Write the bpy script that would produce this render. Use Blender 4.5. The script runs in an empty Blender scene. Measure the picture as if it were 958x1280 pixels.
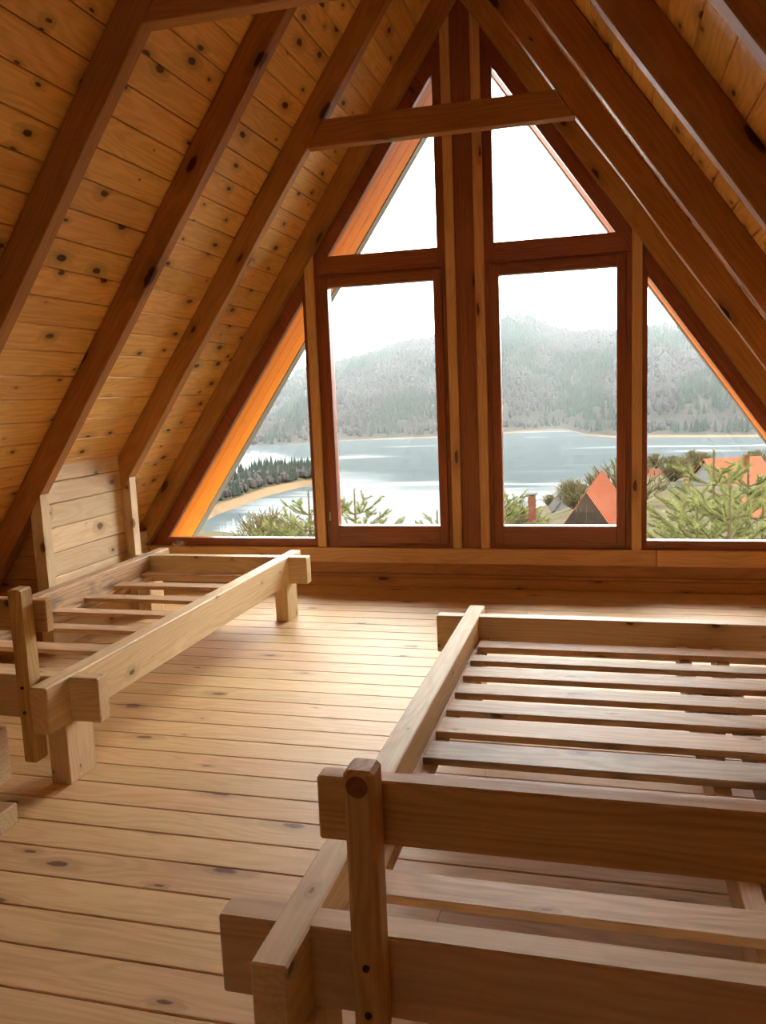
import bpy, bmesh, math, random
from mathutils import Vector, Matrix, noise

# ------------------------------------------------------------------ camera, sky, exposure
scn = bpy.context.scene
COL = scn.collection
random.seed(11)

cam_d = bpy.data.cameras.new('camera')
cam = bpy.data.objects.new('camera', cam_d)
COL.objects.link(cam)
cam_d.sensor_fit = 'VERTICAL'
cam_d.sensor_height = 24.0
cam_d.lens = 1044.02 / 1280.0 * 24.0
cam_d.clip_start, cam_d.clip_end = 0.02, 6000
YAW, PITCH, ROLL = 0.26410654, 0.14204869, -0.04027897
_r = Vector((math.cos(YAW), math.sin(YAW), 0))
_f = Vector((-math.sin(YAW) * math.cos(PITCH), math.cos(YAW) * math.cos(PITCH), -math.sin(PITCH)))
_u = _r.cross(_f)
_cr, _sr = math.cos(ROLL), math.sin(ROLL)
_right = _r * _cr + _u * _sr
_up = _u * _cr - _r * _sr
cam.matrix_world = Matrix(((_right.x, _up.x, -_f.x, 0), (_right.y, _up.y, -_f.y, 0),
                           (_right.z, _up.z, -_f.z, 1.3), (0, 0, 0, 1)))
scn.camera = cam

SKY_STRENGTH = 1.0
scn.view_settings.view_transform = 'Standard'
scn.view_settings.look = 'None'
scn.view_settings.gamma = 1.0
scn.view_settings.use_curve_mapping = False
scn.view_settings.exposure = 3.35
scn.cycles.use_denoising = True
scn.cycles.max_bounces = 16
scn.cycles.diffuse_bounces = 10
scn.cycles.glossy_bounces = 4
scn.cycles.transparent_max_bounces = 24
scn.cycles.volume_bounces = 1
scn.cycles.caustics_reflective = False
scn.cycles.caustics_refractive = False
scn.cycles.sample_clamp_indirect = 8.0


class NT:
    """tiny node-tree helper"""
    def __init__(s, tree):
        s.t = tree
        tree.nodes.clear()

    def n(s, kind, **kw):
        nd = s.t.nodes.new(kind)
        for k, v in kw.items():
            setattr(nd, k, v)
        return nd

    def put(s, sock, v):
        if isinstance(v, bpy.types.NodeSocket):
            s.t.links.new(v, sock)
        elif v is not None:
            sock.default_value = v

    def m(s, op, a, b=None, c=None, clamp=False):
        nd = s.n('ShaderNodeMath', operation=op, use_clamp=clamp)
        s.put(nd.inputs[0], a)
        if b is not None: s.put(nd.inputs[1], b)
        if c is not None: s.put(nd.inputs[2], c)
        return nd.outputs[0]

    def vm(s, op, a, b=None):
        nd = s.n('ShaderNodeVectorMath', operation=op)
        s.put(nd.inputs[0], a)
        if b is not None: s.put(nd.inputs[1], b)
        return nd.outputs[0]

    def xyz(s, x, y, z):
        nd = s.n('ShaderNodeCombineXYZ')
        for i, v in enumerate((x, y, z)): s.put(nd.inputs[i], v)
        return nd.outputs[0]

    def sep(s, v):
        nd = s.n('ShaderNodeSeparateXYZ')
        s.put(nd.inputs[0], v)
        return nd.outputs

    def noise(s, vec, scale=1.0, detail=2.0, rough=0.5):
        nd = s.n('ShaderNodeTexNoise')
        s.put(nd.inputs['Vector'], vec)
        nd.inputs['Scale'].default_value = scale
        nd.inputs['Detail'].default_value = detail
        nd.inputs['Roughness'].default_value = rough
        return nd.outputs['Fac']

    def step(s, v, lo, hi, a=0.0, b=1.0):
        nd = s.n('ShaderNodeMapRange', interpolation_type='SMOOTHSTEP')
        s.put(nd.inputs[0], v)
        for i, q in enumerate((lo, hi, a, b)): s.put(nd.inputs[i + 1], q)
        return nd.outputs[0]

    def mix(s, f, a, b, blend='MIX'):
        nd = s.n('ShaderNodeMix', data_type='RGBA', blend_type=blend)
        s.put(nd.inputs[0], f)
        s.put(nd.inputs[6], a)
        s.put(nd.inputs[7], b)
        return nd.outputs[2]


def rgb(r, g, b): return (r, g, b, 1.0)


# overcast sky: brighter overhead than at the horizon, soft cloud cover
world = bpy.data.worlds.new('overcast_sky')
scn.world = world
world.use_nodes = True
W = NT(world.node_tree)
tc = W.n('ShaderNodeTexCoord')
d = W.sep(tc.outputs['Generated'])
el = W.m('MAXIMUM', d[2], 0.0)
grad = W.m('MULTIPLY_ADD', el, 1.3, 1.65)                      # evenly bright overcast
cl = W.noise(W.vm('MULTIPLY', tc.outputs['Generated'], (2.5, 2.5, 9.0)), 1.3, 4, 0.55)
cl = W.step(cl, 0.35, 0.7, 0.80, 1.08)
lum = W.m('MULTIPLY', grad, cl)
col = W.mix(W.m('MULTIPLY', el, 1.0, clamp=True), rgb(1.0, 0.985, 0.95), rgb(0.97, 0.98, 1.0))
bg = W.n('ShaderNodeBackground')
W.put(bg.inputs['Color'], col)
W.put(bg.inputs['Strength'], W.m('MULTIPLY', lum, SKY_STRENGTH))
W.t.links.new(bg.outputs[0], W.n('ShaderNodeOutputWorld').inputs['Surface'])


# the sun behind a thick even cloud layer, high over the lake: a very soft light from the window side
sun_d = bpy.data.lights.new('sun', 'SUN')
sun_d.energy = 0.35
sun_d.angle = math.radians(50)
sun_d.color = (1.0, 0.97, 0.92)
sun = bpy.data.objects.new('sun', sun_d)
COL.objects.link(sun)
sun.rotation_euler = Vector((0.18, 0.80, 0.62)).to_track_quat('Z', 'Y').to_euler()

# ------------------------------------------------------------------ materials
def new_mat(name):
    m = bpy.data.materials.new(name)
    m.use_nodes = True
    return m, NT(m.node_tree)


def finish(N, color, rough=0.6, spec=0.4, bump=None, bump_strength=0.2, bump_dist=0.002, trans=None):
    p = N.n('ShaderNodeBsdfPrincipled')
    N.put(p.inputs['Base Color'], color)
    N.put(p.inputs['Roughness'], rough)
    p.inputs['Specular IOR Level'].default_value = spec
    if bump is not None:
        b = N.n('ShaderNodeBump')
        b.inputs['Strength'].default_value = bump_strength
        b.inputs['Distance'].default_value = bump_dist
        N.put(b.inputs['Height'], bump)
        N.t.links.new(b.outputs[0], p.inputs['Normal'])
    N.t.links.new(p.outputs[0], N.n('ShaderNodeOutputMaterial').inputs['Surface'])
    return p


def wood(name, light, dark, knot, knot_cells=(3.0, 6.5), knot_size=0.085, knot_amount=0.6, ring=70.0,
         contrast=0.6, rough=0.55, spec=0.35, vary=0.16, weather=0.0, red=0.0):
    """pine: growth rings bent round knots, fine fibre streaks; grain runs along local X"""
    m, N = new_mat(name)
    tc = N.n('ShaderNodeTexCoord')
    oi = N.n('ShaderNodeObjectInfo')
    rnd = oi.outputs['Random']
    off = N.xyz(N.m('MULTIPLY', rnd, 53.0), N.m('MULTIPLY', rnd, 17.0), N.m('MULTIPLY', rnd, 29.0))
    p = N.vm('ADD', tc.outputs['Object'], off)
    o = N.sep(tc.outputs['Object'])
    q = N.sep(p)
    yz = N.m('ADD', q[1], N.m('MULTIPLY', q[2], 0.9))
    vor = N.n('ShaderNodeTexVoronoi', feature='F1')
    vor.voronoi_dimensions = '2D'
    kv = N.xyz(N.m('MULTIPLY', q[0], knot_cells[0]), N.m('MULTIPLY', yz, knot_cells[1]), 0.0)
    warp_k = N.noise(N.vm('MULTIPLY', p, (25.0, 40.0, 40.0)), 1.0, 2)
    N.put(vor.inputs['Vector'], kv)
    vor.inputs['Scale'].default_value = 1.0
    dist = N.m('ADD', vor.outputs['Distance'], N.m('MULTIPLY_ADD', warp_k, 0.10, -0.05))
    vc = N.sep(vor.outputs['Color'])
    size = N.m('MULTIPLY', N.step(vc[0], 1.0 - knot_amount, 1.0), knot_size)
    core = N.step(dist, N.m('MULTIPLY', size, 0.62), N.m('ADD', size, 0.004), 1.0, 0.0)
    core = N.m('MULTIPLY', core, N.step(size, 0.004, 0.02))
    side = N.step(N.m('ABSOLUTE', N.sep(tc.outputs['Normal'])[0]), 0.5, 0.8, 1.0, 0.0)   # none on end grain
    core = N.m('MULTIPLY', core, side)
    halo = N.step(dist, size, N.m('MULTIPLY_ADD', size, 3.2, 0.02), 1.0, 0.0)
    halo = N.m('MULTIPLY', N.m('MULTIPLY', halo, side), N.step(size, 0.004, 0.03))
    low = N.noise(N.vm('MULTIPLY', p, (1.4, 7.0, 7.0)), 1.0, 2, 0.5)
    cz = N.m('MULTIPLY_ADD', rnd, 0.10, 0.03)
    cy = N.m('MULTIPLY_ADD', N.m('FRACT', N.m('MULTIPLY', rnd, 7.3)), 0.16, -0.08)
    ry = N.m('SUBTRACT', o[1], cy)
    rz = N.m('ADD', o[2], cz)
    rad = N.m('SQRT', N.m('ADD', N.m('MULTIPLY', ry, ry), N.m('MULTIPLY', rz, rz)))
    ph = N.m('ADD', rad, N.m('MULTIPLY', low, 0.16))
    ph = N.m('ADD', ph, N.m('MULTIPLY', halo, 0.02))
    rings = N.m('SINE', N.m('MULTIPLY', ph, ring * 6.283))
    rings = N.step(rings, -0.7, 1.0)
    streak = N.noise(N.vm('MULTIPLY', p, (2.2, 95.0, 95.0)), 1.0, 3, 0.6)
    blotch = N.noise(N.vm('MULTIPLY', p, (1.6, 6.0, 6.0)), 1.0, 2, 0.5)
    f = N.m('MULTIPLY_ADD', rings, 0.44, N.m('MULTIPLY', N.step(streak, 0.35, 0.68), 0.50))
    f = N.m('ADD', f, N.m('MULTIPLY', N.step(blotch, 0.3, 0.75), 0.35))
    f = N.m('MULTIPLY', f, contrast * 1.2, clamp=True)
    c = N.mix(f, light, dark)
    c = N.mix(N.m('MULTIPLY', halo, 0.45), c, N.mix(0.5, dark, knot))
    c = N.mix(N.m('MULTIPLY', core, 0.93), c, knot)
    if weather:
        wz = N.noise(N.vm('MULTIPLY', p, (3.0, 14.0, 14.0)), 1.0, 4, 0.65)
        c = N.mix(N.m('MULTIPLY', N.step(wz, 0.48, 0.66), weather), c, rgb(0.17, 0.13, 0.085))
    hsv = N.n('ShaderNodeHueSaturation')
    r2 = N.m('FRACT', N.m('MULTIPLY', rnd, 13.7))
    N.put(hsv.inputs['Value'], N.m('MULTIPLY_ADD', r2, vary, 1.0 - vary / 2))
    N.put(hsv.inputs['Hue'], N.m('MULTIPLY_ADD', N.m('FRACT', N.m('MULTIPLY', rnd, 5.1)), 0.012, 0.494))
    N.put(hsv.inputs['Color'], c)
    h = N.m('SUBTRACT', N.m('MULTIPLY', streak, -0.5), N.m('MULTIPLY', rings, 0.25))
    finish(N, hsv.outputs[0], rough, spec, h, 0.12, 0.002)
    return m


M = {}
M['bed'] = wood('pale_pine', rgb(0.77, 0.595, 0.35), rgb(0.56, 0.395, 0.20), rgb(0.16, 0.085, 0.04), (3.6, 8.0), 0.075, 0.7, 60, 0.55)
M['bed_front'] = wood('pine_post', rgb(0.69, 0.475, 0.20), rgb(0.46, 0.275, 0.095), rgb(0.06, 0.022, 0.01), (2.2, 6.0), 0.10, 0.5, 60, 0.65)
M['slat'] = wood('slat_pine', rgb(0.66, 0.46, 0.27), rgb(0.42, 0.26, 0.14), rgb(0.12, 0.06, 0.03), (2.4, 7.0), 0.08, 0.5, 55, 0.6, weather=0.25)
M['slat_grey'] = wood('weathered_slat', rgb(0.56, 0.42, 0.25), rgb(0.33, 0.24, 0.13), rgb(0.10, 0.06, 0.03), (2.4, 7.0), 0.08, 0.5, 55, 0.8, weather=0.55)
M['rough'] = wood('rough_sawn_pine', rgb(0.66, 0.46, 0.26), rgb(0.42, 0.26, 0.12), rgb(0.11, 0.05, 0.02), (2.4, 7.0), 0.08, 0.5, 55, 0.7, weather=0.75)
M['floor'] = wood('floor_pine', rgb(0.71, 0.485, 0.232), rgb(0.49, 0.295, 0.125), rgb(0.15, 0.065, 0.03), (2.1, 6.5), 0.09, 0.65, 55, 0.5, 0.55, 0.35)
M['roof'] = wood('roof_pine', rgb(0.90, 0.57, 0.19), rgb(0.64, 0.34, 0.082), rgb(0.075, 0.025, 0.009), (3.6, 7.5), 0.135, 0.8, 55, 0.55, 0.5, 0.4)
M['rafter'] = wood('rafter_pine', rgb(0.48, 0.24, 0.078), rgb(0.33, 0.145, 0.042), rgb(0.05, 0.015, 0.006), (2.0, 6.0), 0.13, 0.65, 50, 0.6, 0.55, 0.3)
M['batten'] = wood('batten_pine', rgb(0.74, 0.46, 0.20), rgb(0.54, 0.29, 0.11), rgb(0.12, 0.03, 0.012), (2.0, 8.0), 0.10, 0.5, 55, 0.6, 0.5, 0.35)
M['frame'] = wood('stained_frame', rgb(0.34, 0.105, 0.032), rgb(0.20, 0.052, 0.016), rgb(0.05, 0.012, 0.005), (2.0, 8.0), 0.08, 0.4, 60, 0.7, 0.4, 0.45, 0.10)
M['post'] = wood('stained_post', rgb(0.36, 0.14, 0.05), rgb(0.23, 0.075, 0.025), rgb(0.06, 0.015, 0.006), (2.0, 8.0), 0.08, 0.4, 60, 0.7, 0.5, 0.35, 0.10)
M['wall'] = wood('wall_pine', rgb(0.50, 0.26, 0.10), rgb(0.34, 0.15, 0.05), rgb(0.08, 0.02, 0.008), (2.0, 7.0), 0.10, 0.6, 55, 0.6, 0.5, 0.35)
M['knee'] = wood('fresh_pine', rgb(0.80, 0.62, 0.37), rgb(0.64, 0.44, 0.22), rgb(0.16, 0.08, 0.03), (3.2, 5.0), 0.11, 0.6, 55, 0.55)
M['eave'] = wood('orange_stained_pine', rgb(.38, .098, .0065), rgb(.27, .062, .004), rgb(0.20, 0.05, 0.02), (2.0, 7.0), 0.08, 0.5, 55, 0.6, 0.6, 0.08)
M['barge'] = wood('bargeboard_pine', rgb(.075, .062, .042), rgb(.05, .04, .026), rgb(0.15, 0.07, 0.03), (2.0, 7.0), 0.06, 0.4, 55, 0.5)


def plain(name, c, rough=0.7, spec=0.3, nscale=8.0, amt=0.25, dark=None, bump=0.0):
    m, N = new_mat(name)
    tc = N.n('ShaderNodeTexCoord')
    oi = N.n('ShaderNodeObjectInfo')
    v = N.vm('ADD', tc.outputs['Object'], N.xyz(N.m('MULTIPLY', oi.outputs['Random'], 40.0), 0.0, 0.0))
    n_ = N.noise(v, nscale, 4, 0.6)
    dk = dark or rgb(c[0] * 0.55, c[1] * 0.55, c[2] * 0.55)
    cc = N.mix(N.m('MULTIPLY', N.step(n_, 0.35, 0.7), min(1.0, amt * 2)), c, dk)
    if rough > 0.99:                                             # dull outdoor surfaces
        df_ = N.n('ShaderNodeBsdfDiffuse')
        N.put(df_.inputs['Color'], cc)
        N.t.links.new(df_.outputs[0], N.n('ShaderNodeOutputMaterial').inputs['Surface'])
    else:
        finish(N, cc, rough, spec, n_ if bump else None, bump, 0.01)
    return m


M['knot'] = plain('dark_knot_wood', rgb(0.26, 0.125, 0.05), 0.6, 0.3, 90, 0.3)
M['dark_metal'] = plain('dark_screw_metal', rgb(0.045, 0.03, 0.022), 0.45, 0.5, 60)
M['hinge'] = plain('hinge_metal', rgb(0.55, 0.48, 0.38), 0.35, 0.6, 60)
M['under'] = plain('underlay', rgb(0.10, 0.05, 0.02), 0.9, 0.1)
M['roof_tin'] = plain('roof_outer_skin', rgb(0.12, 0.05, 0.04), 0.6, 0.3)
M['paper'] = plain('crumpled_paper', rgb(0.75, 0.72, 0.64), 0.8, 0.2, 30, 0.15)
M['ground'] = plain('winter_grass', rgb(.030, .0265, .0165), 1.0, 0.1, 0.12, 0.4, rgb(.020, .016, .010))
M['shore'] = plain('shore_earth', rgb(.056, .038, .022), 1.0, 0.1, 0.08, 0.25, rgb(.040, .027, .016))
M['needles'] = plain('pine_needles', rgb(.064, .066, .022), 1.0, 0.3, 3.0, 0.4, rgb(.038, .042, .014))
M['bark'] = plain('pine_bark', rgb(.04, .028, .016), 1.0, 0.1, 20)
M['twigs'] = plain('bare_twigs', rgb(.040, .032, .016), 1.0, 0.1, 2.0, 0.4, rgb(.026, .024, .010))
M['conifer'] = plain('hill_conifers', rgb(.0150, .0185, .0145), 1.0, 0.05, 0.02, 0.3, rgb(.010, .0135, .0105))
M['bare_wood'] = plain('hill_bare_woods', rgb(.024, .0212, .020), 1.0, 0.05, 0.012, 0.45, rgb(.0165, .0155, .0145))
M['hill'] = plain('hill_floor', rgb(.018, .0158, .0135), 1.0, 0.05, 0.01, 0.4, rgb(.0135, .0125, .0105))
M['orange_roof'] = plain('orange_roof_sheet', rgb(.076, .024, .013), 1.0, 0.3, 1.5, 0.12)
M['dark_boards'] = plain('dark_gable_boards', rgb(.015, .011, .008), 1.0, 0.2, 5.0, 0.35)
M['brick_red'] = plain('chimney_brick', rgb(.045, .015, .009), 1.0, 0.2, 8.0, 0.3)
M['white_paint'] = plain('white_render', rgb(.055, .053, .05), 1.0, 0.2, 3.0, 0.15)
M['cap'] = plain('white_cap', rgb(0.042, 0.041, 0.039), 1.0, 0.2, 3.0, 0.1)
M['grey_roof'] = plain('grey_roof_sheet', rgb(.022, .021, .020), 1.0, 0.2, 3.0, 0.2)

m, N = new_mat('window_glass')
tr = N.n('ShaderNodeBsdfTransparent')
tr.inputs[0].default_value = rgb(0.97, 0.98, 0.97)
gl = N.n('ShaderNodeBsdfGlossy')
gl.inputs['Roughness'].default_value = 0.0
fr = N.n('ShaderNodeFresnel')
fr.inputs['IOR'].default_value = 1.35
mx = N.n('ShaderNodeMixShader')
N.t.links.new(fr.outputs[0], mx.inputs[0])
N.t.links.new(tr.outputs[0], mx.inputs[1])
N.t.links.new(gl.outputs[0], mx.inputs[2])
N.t.links.new(mx.outputs[0], N.n('ShaderNodeOutputMaterial').inputs['Surface'])
M['glass'] = m

m, N = new_mat('lake_water')
tc = N.n('ShaderNodeTexCoord')
patch = N.noise(N.vm('MULTIPLY', tc.outputs['Object'], (0.004, 0.022, 1.0)), 1.0, 3, 0.55)
rip = N.noise(N.vm('MULTIPLY', tc.outputs['Object'], (0.12, 0.5, 1.0)), 1.0, 3, 0.6)
df = N.n('ShaderNodeBsdfDiffuse')
df.inputs['Color'].default_value = rgb(0.0200, 0.0238, 0.0240)
gs = N.n('ShaderNodeBsdfGlossy')
N.put(gs.inputs['Roughness'], N.step(patch, 0.52, 0.60, 0.03, 0.30))
gs.inputs['Color'].default_value = rgb(1, 1, 1)
b = N.n('ShaderNodeBump')
b.inputs['Distance'].default_value = 0.35
N.put(b.inputs['Strength'], N.step(patch, 0.42, 0.62, 0.01, 0.16))
N.put(b.inputs['Height'], rip)
N.t.links.new(b.outputs[0], gs.inputs['Normal'])
mx = N.n('ShaderNodeMixShader')
mx.inputs[0].default_value = 0.045
N.t.links.new(df.outputs[0], mx.inputs[1])
N.t.links.new(gs.outputs[0], mx.inputs[2])
N.t.links.new(mx.outputs[0], N.n('ShaderNodeOutputMaterial').inputs['Surface'])
M['water'] = m

m, N = new_mat('valley_haze')
vs = N.n('ShaderNodeVolumeScatter')
vs.inputs['Color'].default_value = rgb(0.0400, 0.0450, 0.0462)
vs.inputs['Density'].default_value = 0.0013
vs.inputs['Anisotropy'].default_value = 0.0
N.t.links.new(vs.outputs[0], N.n('ShaderNodeOutputMaterial').inputs['Volume'])
M['haze'] = m


# ------------------------------------------------------------------ builders
WM = {}                                                        # world matrix of every object built


def put(name, mesh, mat, world_m, parent=None, kind=None):
    o = bpy.data.objects.new(name, mesh)
    COL.objects.link(o)
    if mat is not None and mesh is not None and not mesh.materials:
        mesh.materials.append(mat)
    if parent is not None:
        o.parent = parent
        o.matrix_basis = WM[parent.name].inverted() @ world_m
    else:
        o.matrix_basis = world_m
    WM[o.name] = world_m
    if kind: o['kind'] = kind
    return o


def tag(o, label, cat, group=None, kind=None):
    o['label'] = label
    o['category'] = cat
    if group: o['group'] = group
    if kind: o['kind'] = kind
    return o


def root(name, loc, label, cat, group=None, kind=None):
    o = put(name, None, None, Matrix.Translation(Vector(loc)))
    o.empty_display_size = 0.1
    return tag(o, label, cat, group, kind)


_cache = {}


def box_mesh(l, w, h, bev, mat, seg=1, jitter=0.0):
    key = (round(l, 3), round(w, 4), round(h, 4), bev, mat.name, seg)
    if key in _cache and not jitter: return _cache[key]
    bm = bmesh.new()
    bmesh.ops.create_cube(bm, size=1.0)
    bmesh.ops.scale(bm, vec=(l, w, h), verts=bm.verts)
    if seg > 1:
        le = [e for e in bm.edges if abs((e.verts[0].co - e.verts[1].co).normalized().x) > 0.9]
        bmesh.ops.subdivide_edges(bm, edges=le, cuts=seg - 1, use_grid_fill=True)
    if bev:
        ed = [e for e in bm.edges if e.is_manifold and e.calc_face_angle(0) > 0.5]
        bmesh.ops.bevel(bm, geom=ed, offset=bev, segments=1, affect='EDGES')
    if jitter:
        sd = random.random() * 100
        for v in bm.verts:
            a = noise.noise(Vector((v.co.x * 2.2 + sd, v.co.y * 9, v.co.z * 9)))
            c = noise.noise(Vector((v.co.x * 2.2 + sd, v.co.y * 9 + 7, v.co.z * 9 + 3)))
            v.co.y += a * jitter
            v.co.z += c * jitter
    me = bpy.data.meshes.new('beam')
    bm.to_mesh(me)
    bm.free()
    me.materials.append(mat)
    if not jitter: _cache[key] = me
    return me


def axes(px, pz, o):
    """matrix with local X along px, local Z near pz, at o"""
    x = Vector(px).normalized()
    z = Vector(pz)
    z = (z - x * z.dot(x)).normalized()
    y = z.cross(x)
    return Matrix(((x.x, y.x, z.x, o[0]), (x.y, y.y, z.y, o[1]), (x.z, y.z, z.z, o[2]), (0, 0, 0, 1)))


def block(name, lo, hi, mat, parent=None, bev=0.003, axis=None, kind=None, jitter=0.0, seg=1, rot=0.0):
    """axis-aligned timber from corner to corner, its grain along the longest side (or axis)"""
    lo, hi = [min(a, b) for a, b in zip(lo, hi)], [max(a, b) for a, b in zip(lo, hi)]
    s = [b - a for a, b in zip(lo, hi)]
    c = [(a + b) / 2 for a, b in zip(lo, hi)]
    ax = axis if axis is not None else s.index(max(s))
    if ax == 0: mt, dims = axes((1, 0, 0), (0, 0, 1), c), (s[0], s[1], s[2])
    elif ax == 1: mt, dims = axes((0, 1, 0), (0, 0, 1), c), (s[1], s[0], s[2])
    else: mt, dims = axes((0, 0, 1), (1, 0, 0), c), (s[2], s[1], s[0])
    if rot: mt = Matrix.Translation(c) @ Matrix.Rotation(rot, 4, 'Z') @ Matrix.Translation([-v for v in c]) @ mt
    return put(name, box_mesh(*dims, bev, mat, seg, jitter), mat, mt, parent, kind)


def prism(name, pts, y0, y1, mat, parent=None, along=None, bev=0.0, kind=None, segs=1, jitter=0.0):
    """timber whose outline is the polygon pts in the XZ plane, from y0 to y1; grain along 'along'"""
    P = [Vector((x, 0, z)) for x, z in pts]
    c = sum(P, Vector()) / len(P)
    if along is None:
        e = max(((P[i] - P[i - 1]) for i in range(len(P))), key=lambda v: v.length)
        along = (e.x, e.z)
    X = Vector((along[0], 0, along[1])).normalized()
    mt = axes(X, (0, 1, 0), (c.x, (y0 + y1) / 2, c.z))
    inv = mt.inverted()
    bm = bmesh.new()
    va = [bm.verts.new(inv @ Vector((x, y0, z))) for x, z in pts]
    vb = [bm.verts.new(inv @ Vector((x, y1, z))) for x, z in pts]
    bm.faces.new(va)
    bm.faces.new(vb[::-1])
    n = len(pts)
    for i in range(n):
        bm.faces.new((va[i], vb[i], vb[(i + 1) % n], va[(i + 1) % n]))
    bmesh.ops.recalc_face_normals(bm, faces=bm.faces)
    if segs > 1:
        le = [e for e in bm.edges if abs((e.verts[0].co - e.verts[1].co).normalized().x) > 0.85]
        bmesh.ops.subdivide_edges(bm, edges=le, cuts=segs - 1, use_grid_fill=True)
    if bev:
        ed = [e for e in bm.edges if e.is_manifold and e.calc_face_angle(0) > 0.5]
        bmesh.ops.bevel(bm, geom=ed, offset=bev, segments=1, affect='EDGES')
    if jitter:
        sd = random.random() * 100
        for v in bm.verts:
            v.co.y += noise.noise(Vector((v.co.x * 2.0 + sd, v.co.y * 9, v.co.z * 9))) * jitter
            v.co.z += noise.noise(Vector((v.co.x * 2.0 + sd, v.co.y * 9 + 7, v.co.z * 9 + 3))) * jitter
    me = bpy.data.meshes.new(name)
    bm.to_mesh(me)
    bm.free()
    return put(name, me, mat, mt, parent, kind)


_pl = {}


def plank_mesh(l, w, t, mat, ch=0.004):
    """tongue-and-groove board: face on +Z, chamfered long edges, length along X"""
    key = (round(l, 2), round(w, 4), round(t, 4), mat.name)
    if key in _pl: return _pl[key]
    a, b = w / 2, t / 2
    prof = [(-a, -b), (a, -b), (a, b - ch), (a - ch, b), (-a + ch, b), (-a, b - ch)]
    vs = [(-l / 2, y, z) for y, z in prof] + [(l / 2, y, z) for y, z in prof]
    fs = [tuple(range(6))[::-1], tuple(range(6, 12))] + [(i, (i + 1) % 6, 6 + (i + 1) % 6, 6 + i) for i in range(6)]
    fs = [f if k < 2 else f for k, f in enumerate(fs)]
    me = bpy.data.meshes.new('plank')
    me.from_pydata(vs, [], fs)
    bm = bmesh.new()
    bm.from_mesh(me)
    bmesh.ops.recalc_face_normals(bm, faces=bm.faces)
    bm.to_mesh(me)
    bm.free()
    me.materials.append(mat)
    _pl[key] = me
    return me


def plank(name, p0, p1, normal, w, t, mat, parent, ch=0.004):
    p0, p1 = Vector(p0), Vector(p1)
    n = Vector(normal).normalized()
    c = (p0 + p1) / 2 - n * (t / 2)
    return put(name, plank_mesh((p1 - p0).length, w, t, mat, ch), mat, axes(p1 - p0, n, c), parent)


def raw(name, vs, fs, mat, parent=None, loc=(0, 0, 0), smooth=False, kind=None, mats=None, fmat=None):
    me = bpy.data.meshes.new(name)
    me.from_pydata(vs, [], fs)
    if mats:
        for q in mats: me.materials.append(q)
        if fmat: me.polygons.foreach_set('material_index', fmat)
    if smooth: me.polygons.foreach_set('use_smooth', [True] * len(me.polygons))
    me.update()
    return put(name, me, mat, Matrix.Translation(Vector(loc)), parent, kind)


# ------------------------------------------------------------------ the A-frame shell
X0, ZR, SL = -0.85, 3.62, 1.42                # ridge line, apex of the rafters' inner faces, roof slope
K = math.hypot(1, SL)
RD = 0.125                                     # rafter depth
Y_BACK, Y_WIN = -3.2, 5.355
SIN, COS = SL / K, 1 / K


def xin(z, side, perp=0.0):
    """x on the roof plane lying perp outside the rafters' inner faces"""
    return X0 + side * (ZR + perp * K - z) / SL


# floor -------------------------------------------------------------------------------------------
floor = root('floor', (X0, 1.8, 0), 'floor of narrow pale pine planks with dark joints', 'floor', kind='structure')
PW = 0.1357
y = 2.793 - 44 * PW
rows = 0
while y < 5.335:
    y1 = min(y + PW, 5.345)
    xl, xr = xin(0, -1, RD) + 0.0, xin(0, 1, RD) - 0.0
    cuts = [xl, xr]
    if rows % 3 == 1: cuts.insert(1, -1.8 + random.choice((-1.0, 0.0, 1.4, 2.2)) + random.uniform(-.05, .05))
    for a, b in zip(cuts, cuts[1:]):
        plank('plank', (a + .001, (y + y1) / 2, 0), (b - .001, (y + y1) / 2, 0), (0, 0, 1), y1 - y - 0.0035, 0.024, M['floor'], floor, 0.0025)
    y += PW
    rows += 1
block('subfloor', (xl, Y_BACK, -0.16), (xr, 5.42, -0.0242), M['under'], floor, bev=0)

# roof lining ---------------------------------------------------------------------------------------
SP = 0.1315
RY = [5.29, 4.48, 3.65, 2.82, 1.99, 1.16, 0.33, -0.50, -1.33]    # rafters' front faces
for side, nm in ((-1, 'left'), (1, 'right')):
    ceil = root('ceiling', (X0 + side * 1.4, 1.8, 2.0), 'sloping %s roof lining of knotty orange pine boards' % nm, 'ceiling', kind='structure')
    inward = Vector((-side * SIN, 0, -COS))
    s0 = -0.02
    i = 0
    smax = (ZR + RD * K) / SIN
    offs = 0.050 if side < 0 else 0.02
    while True:
        a = max(0.0, offs - SP + i * SP)
        b = min(offs + i * SP, smax)
        if b - a > 0.02:
            sc = (a + b) / 2
            z = sc * SIN
            x = xin(z, side, RD)
            cut = random.choice((1, 2, 3, 4))
            ys = [Y_BACK, RY[cut] + 0.035, 5.345]
            for ya, yb in zip(ys, ys[1:]):
                plank('plank', (x, ya + .001, z), (x, yb - .001, z), inward, b - a - 0.003, 0.020, M['roof'], ceil)
        i += 1
        if offs + (i - 1) * SP > smax: break
    # outer skin of the roof, with the eave that runs on past the gable
    o = 0.0205
    pts = [(xin(-0.05, side, RD + o), -0.05), (X0, ZR + (RD + o) * K), (X0, ZR + (RD + o + 0.09) * K), (xin(-0.05, side, RD + o + 0.09), -0.05)]
    prism('roof_deck', pts, Y_BACK, 6.15, M['roof_tin'], ceil)

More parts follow.
